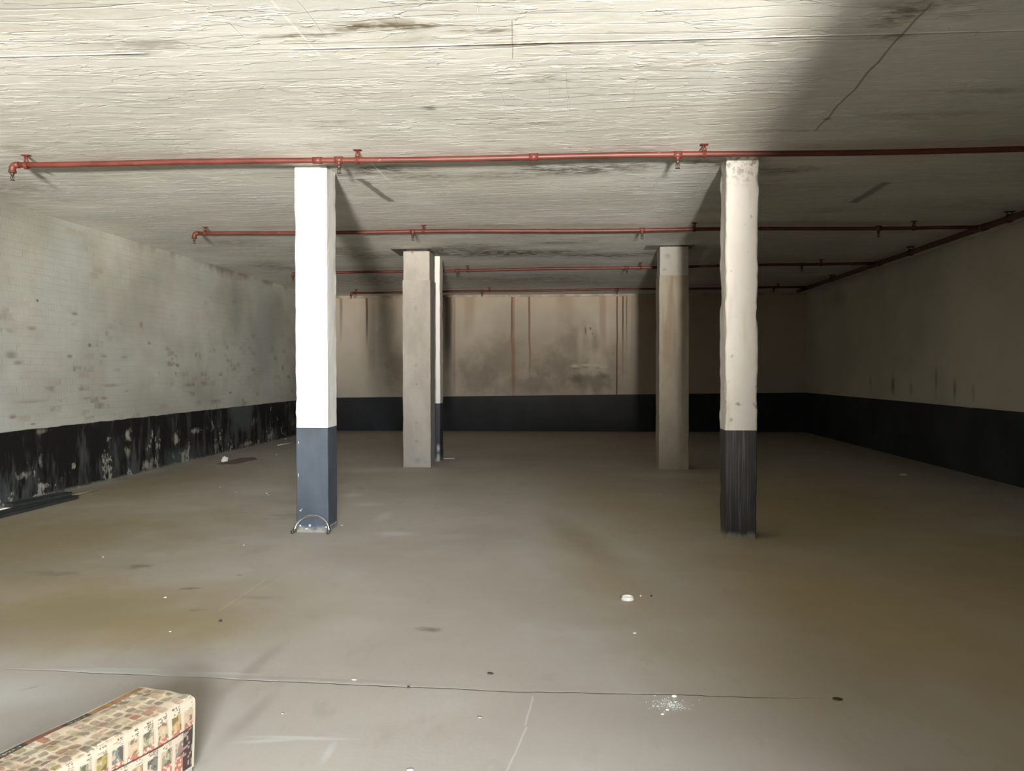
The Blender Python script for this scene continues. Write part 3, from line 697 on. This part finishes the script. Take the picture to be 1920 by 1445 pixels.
def flyer_print(s, t, W, FL):
    """colour of the sheet: s across from the left edge (past W it hangs down the side), t along from the far end"""
    def hsh(*k):
        x = math.sin(sum(q*w for q, w in zip(k, (12.9898, 78.233, 37.719, 91.17))))*43758.5453
        return x - math.floor(x)
    def mixc(a, b, f): return tuple(p*(1-f) + q*f for p, q in zip(a, b))
    paper, cream, peach, buff = (.44, .375, .28), (.46, .40, .30), (.45, .33, .235), (.41, .345, .25)
    tops = ((.62, .53, .38), (.60, .44, .31), (.54, .43, .29))  # same paper made lighter on the top face to offset weaker light
    if s < .005 or t < .012 or s > W + FL - .008: return cream
    if s < .032:                                   # header strip down the left edge
        if t < .25: c = mixc((.24, .125, .05), (.32, .18, .075), hsh(int(t/.02), 3))
        else:
            m = (t - .25) % .25
            if m < .11:
                c = (.055, .048, .036)
                if .013 < s < .024 and .02 < m < .09 and hsh(int(m/.004), int(s/.0035), 9) > .5: c = (.38, .33, .25)
            else: c = (.21, .095, .062)
        return c
    pal = [(.27, .19, .11), (.27, .22, .075), (.33, .15, .085), (.15, .135, .105), (.22, .21, .13), (.36, .25, .10), (.30, .12, .075), (.21, .155, .12), (.38, .29, .18), (.15, .16, .14)]
    if s < W - .006:
        # staggered cells of different widths
        wv = mnoise.noise(Vector((s*16, t*16, .5))); wu = mnoise.noise(Vector((s*16, t*16, 7.5)))
        s = s + wu*.006; t = max(0, t + wv*.006)
        row = int(t/.040); b = t/.040 - row
        cw = .026 + .022*hsh(row, 31); off = hsh(row, 17)*cw
        ci = int((s + off)/cw); a = (s + off)/cw - ci
        bgk = hsh(int(s/.085), int(t/.10), 5)
        bg = tops[1] if bgk > .62 else (tops[0] if bgk > .22 else tops[2])
        bg = mixc(bg, tops[0], .5 + .5*mnoise.noise(Vector((s*40, t*40, 11))))
        kind = hsh(ci, row, 1)
        if kind < .07: return bg
        x0, y0 = .40 + .2*hsh(ci, row, 3), .42 + .2*hsh(ci, row, 4)
        rx, ry = .30 + .30*hsh(ci, row, 7), .28 + .28*hsh(ci, row, 8)
        n1 = mnoise.noise(Vector((s*70, t*70, 3.1 + ci)))
        d = abs((a - x0)/rx)**3 + abs((b - y0)/ry)**3 + .8*n1
        pc = pal[int(hsh(ci, row, 2)*10) % 10]
        if mnoise.noise(Vector((s*55, t*55, 9.4))) > .18: pc = mixc(pc, (.07, .055, .04), .45)
        f = (.45 + .5*hsh(ci, row, 13))*max(0, min(1, (1 - d)*2.2))
        c = mixc(bg, pc, f)
        if kind > .55 and b > .72 and a > .3 and mnoise.noise(Vector((s*260, t*260, 2))) > .0: c = mixc(c, (.34, .10, .07), .6)
        if kind < .5 and b > .80 and mnoise.noise(Vector((s*380, t*200, 5))) > .1: c = mixc(c, (.12, .095, .07), .5)
        return c
    # the hanging side: upright columns of goods with captions
    q = s - W; cut = .088 + .012*math.sin(t*6 + .4)
    if abs(q - cut) < .0032: return (.085, .05, .035)
    row = 0 if q < cut else 1
    cwid = .066; cj = int((t + .02*row)/cwid); b = (t + .02*row)/cwid - cj
    qq = (q if row == 0 else q - cut)/(cut if row == 0 else .10)
    if row == 1 and t < .062: return (.055, .038, .034) if hsh(int(b*7), int(qq*12), 3) > .25 else (.28, .20, .16)
    if b < .07 or b > .95: return cream
    if qq < .28:
        if int(qq*32) % 2 == 0 and .16 < b < .2 + .65*hsh(cj, row, int(qq*16)) and hsh(int(b*20), int(qq*32), cj) > .3: return (.13, .10, .075)
        return cream
    if qq < .80:
        if .16 < b < .86:
            pc = pal[int(hsh(cj, row, 11)*10) % 10]
            n1 = mnoise.noise(Vector((b*2.6 + cj*7, qq*4.2 + row*5, 1.7)))
            n2 = mnoise.noise(Vector((b*5.5 + cj*3, qq*8 + row*9, 4.1)))
            if n1 + .5*n2 > .16: pc = mixc(pc, (.05, .04, .035), .65)
            if n1 - .6*n2 < -.30: pc = mixc(peach, pc, .2)
            return pc
        return peach if hsh(cj, row, 19) > .4 else cream
    if .12 < b < .9 and hsh(int(b*8), int(qq*14), cj, 21) > .35: return (.36, .13, .085)
    return cream

def flyer_mesh():
    FL = .25; ns, nt = 250, 430; rr = .016
    verts, cols = [], []
    for j in range(nt+1):
        t = LEN*j/nt
        fl = FL
        for i in range(ns+1):
            s = (W + fl)*i/ns
            # cross-section: flat, then over the rounded edge, then down the side
            s1 = W - rr
            lift = .003 + .004*max(0, math.sin(t*9 + 1))*math.exp(-((s - .12)/.08)**2) + .0015*math.sin(s*60 + t*14)
            if s <= s1: X, Z = s, ZT + max(.0012, lift)
            elif s <= s1 + rr*PI/2:
                a = (s - s1)/rr; X, Z = s1 + (rr+.003)*math.sin(a), ZT + .002 - rr*(1 - math.cos(a))
            else:
                d = s - s1 - rr*PI/2
                X = W + .0035 + .006*math.sin(t*7 + .6)**2*min(1, d/.05) ; Z = ZT + .002 - rr - d
            # the far edge of the flap is cut a little on the slant
            Y = -t - max(0, s - W)*.055*(1 - t/LEN)
            verts.append((X + .003*math.sin(t*11)*(1 if s < .05 else 0), Y, Z)); cols.append((*flyer_print(s, t, W, FL), 1))
    faces = [(j*(ns+1)+i, (j+1)*(ns+1)+i, (j+1)*(ns+1)+i+1, j*(ns+1)+i+1) for j in range(nt) for i in range(ns)]
    me = bpy.data.meshes.new('printed_flyer'); me.from_pydata(verts, [], faces)
    ca = me.color_attributes.new('print', 'FLOAT_COLOR', 'POINT')
    ca.data.foreach_set('color', [q for c in cols for q in c])
    for p in me.polygons: p.use_smooth = True
    return me
g = G('printed_newsprint'); at_ = g.n.new('ShaderNodeAttribute'); at_.attribute_name = 'print'
g.out(at_.outputs['Color'], .6, spec=.3)
me = flyer_mesh(); me.materials.append(g.m)
fo = bpy.data.objects.new('printed_flyer', me); COL.objects.link(fo)
fo.location = (bl_.x, bl_.y, 0); fo.rotation_euler.z = ang
tag(fo, 'colourful printed grocery flyer draped over the pale blue carton', 'flyer')

# ================================================================== THINGS ON THE FLOOR
# white cap
p = floor_at(1176.5, 1124)
bm = nbm(); lathe(bm, [(.020, .003), (.0415, .001), (.0425, .004), (.0415, .009), (.0385, .011), (.0385, .014), (.0365, .022), (.0350, .0238), (.0330, .0225), (.0320, .013), (.018, .012), (.004, .012)], (0, 0, 0), 36)
o = link('bottle_cap', bm, plain('white_plastic', (.80, .78, .73), .4, var=.04), None, True); o.location = (*p, 0)
tag(o, 'round white plastic cap lying alone on the floor right of centre', 'cap')

def chip(name, uv, r, h, mat, label, cat, seed, group=None, flat=False, rz=0, asp=1.0):
    """a small irregular fragment resting on the floor"""
    x, y = floor_at(*uv); bm = nbm()
    bmesh.ops.create_icosphere(bm, subdivisions=2, radius=1)
    for q in bm.verts:
        f = 1 + .45*mnoise.noise(q.co*1.3 + Vector((seed*5.1, seed, 0)))
        q.co = Vector((q.co.x*r*f*asp, q.co.y*r*f, (max(q.co.z, -.55) + .55)*h*.65*f))
    zmin = min(q.co.z for q in bm.verts)
    for q in bm.verts: q.co.z -= zmin
    o = link(name, bm, mat, None, not flat); o.location = (x, y, 0); o.rotation_euler.z = rz
    return tag(o, label, cat, group)
M_white = plain('flaked_white_paint', (.78, .76, .70), .7, var=.1)
M_flake = plain('dusty_paint_flake', (.60, .58, .52), .8, var=.2)
M_stone = plain('grey_brown_grit', (.34, .30, .24), .85, var=.25)
M_black = plain('dark_grit', (.05, .04, .035), .8, var=.25)
chip('pebble', (1201, 1118), .007, .012, plain('pale_pebble', (.62, .59, .50), .7), 'tiny pale pebble just right of the white plastic cap', 'pebble', 1)
chip('pebble', (1221, 1118), .007, .010, M_black, 'tiny dark pebble second to the right of the white plastic cap', 'pebble', 2)
chip('pebble', (1190, 1187), .008, .007, plain('buff_grit', (.58, .54, .45), .8), 'tiny buff grit fragment on the floor in front of the white plastic cap', 'pebble', 3, asp=1.5)
chip('pebble', (413, 1165), .010, .012, M_black, 'small black pebble on the brown floor patch at left', 'pebble', 4)
chip('dead_leaf', (1571, 1311), .014, .008, plain('rotten_leaf', (.05, .038, .024), .9), 'dark shrivelled leaf at the right end of the floor crack', 'leaf', 5, asp=1.7, rz=-.1)
chip('crumpled_paper', (421, 866), .045, .085, M_white, 'crumpled white paper scrap on the floor beside the peeling left wall', 'paper', 6, flat=True, asp=1.4)
chip('paper_scrap', (1695, 892), .045, .03, plain('grubby_paper', (.55, .52, .45), .8), 'pale scrap lying in the dark beside the right wall', 'paper', 7, flat=True, asp=1.4)
chip('pebble', (664, 1274), .009, .004, M_flake, 'white sliver on the floor just behind the slab crack, left of centre', 'chip', 8, asp=1.7)
chip('pebble', (766, 1289), .007, .008, M_black, 'small dark grit stuck on the slab crack left of centre', 'grit', 9)
chip('pebble', (919, 1263), .010, .006, M_black, 'dark fragment on the floor behind the slab crack near the middle', 'grit', 10, asp=1.6, rz=-.5)
chip('pebble', (769, 1443), .009, .004, M_flake, 'white sliver at the bottom edge of the view', 'chip', 11, asp=1.6)
chip('pebble', (530, 1338), .006, .006, M_stone, 'buff grit lying right of the pale blue carton', 'grit', 12)
chip('pebble', (900, 1345), .008, .005, M_stone, 'tan grit in front of the slab crack, centre of the floor', 'grit', 13, asp=1.4)
# bits of white paint fallen round the white pillar
for i, (uu, vv, r) in enumerate(((574, 996, .012), (581, 988.5, .016), (641, 985, .011), (500, 925, .014), (503, 927.5, .010), (457, 1022, .010), (310, 1120, .012), (193, 1044, .010), (319, 1184, .008), (413, 913, .012), (442, 922, .009), (518, 852, .016), (535, 823, .03))):
    lb = ['white paint flake between the ends of the chrome hoop', 'larger white lump against the pillar inside the chrome hoop', 'white paint flake at the right rear corner of the white pillar foot',
          'white flake on the floor left of the white pillar', 'small white flake touching the one left of the white pillar', 'white flake on open floor in front of the chrome hoop at left', 'pale flake at the rear edge of the brown floor patch', 'pale flake on the far left of the floor behind the brown patch',
          'pale speck within the brown floor patch', 'pale flake on the floor below the crumpled paper', 'pale speck between the crumpled paper and the white pillar', 'pale chip behind the white pillar near the left wall', 'pale rubble bit at the foot of the left wall beside the white pillar'][i]
    chip('paint_flake', (uu, vv), r*.7, r*.5, M_flake, lb, 'paint flake', 20+i, 'paint flakes on the floor', asp=1.3)

# spilt white powder in lumps
x, y = floor_at(1257, 1320); rnd = random.Random(4); bm = nbm()
for i in range(170):
    a, rr = rnd.random()*2*PI, abs(rnd.gauss(0, .045))
    s = rnd.uniform(.0008, .0022)*(1.8 if i < 5 else 1)
    px, py = math.cos(a)*rr*1.15 + .01*math.sin(i), math.sin(a)*rr*1.0
    m = Matrix.Translation((px, py, s*.45)) @ Matrix.Diagonal((s*1.3, s*1.2, s*.6, 1))
    bmesh.ops.create_icosphere(bm, subdivisions=1, radius=1, matrix=m)
for (uu, vv, s) in ((1264, 1306, .009), (1251, 1331, .006), (1242, 1339, .005), (1233, 1324, .0035), (1266, 1316, .004)):
    q = floor_at(uu, vv); m = Matrix.Translation((q[0]-x, q[1]-y, s*.4)) @ Matrix.Diagonal((s*1.5, s, s*.6, 1))
    bmesh.ops.create_icosphere(bm, subdivisions=2, radius=1, matrix=m)
o = link('spilt_powder', bm, plain('white_powder', (.80, .80, .77), .6, var=.05), None, True); o.location = (x, y, 0); o['kind'] = 'stuff'
tag(o, 'small spill of white powder in crumbs on the near floor, at the crack', 'powder')

# dark channels and a thin pale rod along the left wall
M_chan = plain('dark_rubber_strip', (.040, .042, .042), .55, var=.2, scale=8)
a, b = Vector((-5.745, 9.18, 0)), Vector((-5.80, 6.6, 0))
def channel(name, P, Q, w, h, z, label):
    d = (Q - P).normalized(); n = Vector((d.y, -d.x, 0)); Lg = (Q - P).length
    root = empty(name, (P.x, P.y, z), label, 'channel', rz=math.atan2(d.y, d.x))
    bm = nbm(); t = .008
    prof = [(0, 0), (w, 0), (w, h*.8), (w-t*1.5, h), (w*.55, h*.94), (w*.5, h*.80), (w*.45, h*.94), (t*1.5, h), (0, h*.8)]
    A = [bm.verts.new((0, q, zz)) for q, zz in prof]; B = [bm.verts.new((Lg, q, zz)) for q, zz in prof]
    for k in range(len(prof)): bm.faces.new((A[k], A[(k+1) % len(prof)], B[(k+1) % len(prof)], B[k]))
    bm.faces.new(A[::-1]); bm.faces.new(B)
    link('strip', bm, M_chan, root)
    return root
channel('dark_strip', Vector((-5.735, 9.20, 0)), Vector((-5.80, 6.6, 0)), -.15, .045, 0, 'long dark ribbed strip lying on the floor along the left wall, the lower one')
channel('dark_strip', Vector((-5.79, 9.16, 0)), Vector((-5.90, 8.30, 0)), -.11, .045, .0455, 'shorter dark strip stacked on the longer one beside the left wall')
def rod(name, P, Q, r, mat, label):
    bm = nbm(); tube(bm, [P, (Vector(P)+Vector(Q))/2, Q], r, 10)
    return tag(link(name, bm, mat, None, True), label, 'rod')
M_rod = plain('pale_plastic_rod', (.80, .77, .68), .5, var=.06)
P_, Q_ = on_z(-30, 961, .008), on_z(182, 919, .008)
rod('thin_rod', P_, Q_, .009, M_rod, 'thin pale rod lying behind the dark strips along the left wall')
rod('thin_rod', on_z(520, 834.5, .007), on_z(556, 828, .007), .007, M_rod, 'thin pale rod on the floor emerging behind the white pillar at left')
rod('thin_rod', on_z(829, 859.2, .006), on_z(852, 859.2, .006), .006, M_rod, 'short pale rod on the floor right of the half-hidden white pillar')
# flat brown card by the wall
bm = nbm()
pts = [(416, 868), (405, 873), (436, 871.5), (482, 862), (476, 858), (450, 860)]
lo = [bm.verts.new((*floor_at(*q), .001)) for q in pts]; hi = [bm.verts.new((*floor_at(*q), .012 + .004*(i % 2))) for i, q in enumerate(pts)]
for k in range(len(pts)): bm.faces.new((lo[k], lo[(k+1) % 6], hi[(k+1) % 6], hi[k]))
bm.faces.new(hi); bm.faces.new(lo[::-1])
bmesh.ops.recalc_face_normals(bm, faces=bm.faces)
tag(link('flattened_card', bm, plain('damp_brown_card', (.17, .125, .11), .85)), 'flat reddish-brown card on the floor beside the crumpled paper', 'card')

# ================================================================== LIGHT
def area(name, loc, target, sx, sy, power, col, spread=PI):
    l = bpy.data.lights.new(name, 'AREA'); l.shape = 'RECTANGLE'; l.size, l.size_y = sx, sy
    l.energy = power; l.color = col; l.spread = spread
    o = bpy.data.objects.new(name, l); COL.objects.link(o); o.location = loc
    d = Vector(target) - Vector(loc); o.rotation_euler = d.to_track_quat('-Z', 'Y').to_euler()
    return o
area('sunlit_yard_light', (.62, -9.3, .45), (.62, -9.2, 5), .75, 2.2, 45000, (1.0, .955, .875))
sky = area('open_sky_light', (1.65, -6.2, 2.75), (-2.2, 6, .6), .95, 2.5, 3000, (.90, .95, 1.0))
sky.rotation_euler = (sky.rotation_euler.to_matrix() @ Matrix.Rotation(math.radians(43), 3, 'Z')).to_euler()   # tilted to slant the edge of the light on the floor
w = bpy.data.worlds.new('World'); SC.world = w; w.use_nodes = True
bg = w.node_tree.nodes['Background']; bg.inputs[0].default_value = (.86, .90, .95, 1); bg.inputs[1].default_value = 3.4

# ================================================================== CAMERA
cam = bpy.data.cameras.new('camera'); co = bpy.data.objects.new('camera', cam); COL.objects.link(co)
cam.sensor_fit = 'HORIZONTAL'; cam.sensor_width = 36; cam.lens = F_PX/1920*36
cam.clip_start = .05; cam.clip_end = 200
cy, sy = math.cos(YAW), math.sin(YAW); cp, sp = math.cos(PITCH), math.sin(PITCH)
fw = Vector((-sy*cp, cy*cp, sp)); right = Vector((cy, sy, 0)); upv = right.cross(fw)
cr, sr = math.cos(ROLL), math.sin(ROLL)
# the image turned by ROLL (clockwise positive, y down)
r2 = right*cr + upv*sr*1; u2 = upv*cr - right*sr*1
r2, u2 = right*cr + (-upv)*(-sr), upv*cr + right*(-sr)
m = Matrix((( r2.x, u2.x, -fw.x, 0), (r2.y, u2.y, -fw.y, 0), (r2.z, u2.z, -fw.z, EYE), (0, 0, 0, 1)))
co.matrix_world = m
SC.camera = co
vs = SC.view_settings
vs.view_transform = 'Standard'; vs.look = 'None'; vs.exposure = 0; vs.gamma = 1; vs.use_curve_mapping = False
SC.cycles.max_bounces = 6; SC.cycles.diffuse_bounces = 5; SC.cycles.glossy_bounces = 2; SC.cycles.transmission_bounces = 2
SC.cycles.caustics_reflective = False; SC.cycles.caustics_refractive = False
SC.cycles.use_adaptive_sampling = True; SC.cycles.adaptive_threshold = .05; SC.cycles.adaptive_min_samples = 16
SC.cycles.use_denoising = True
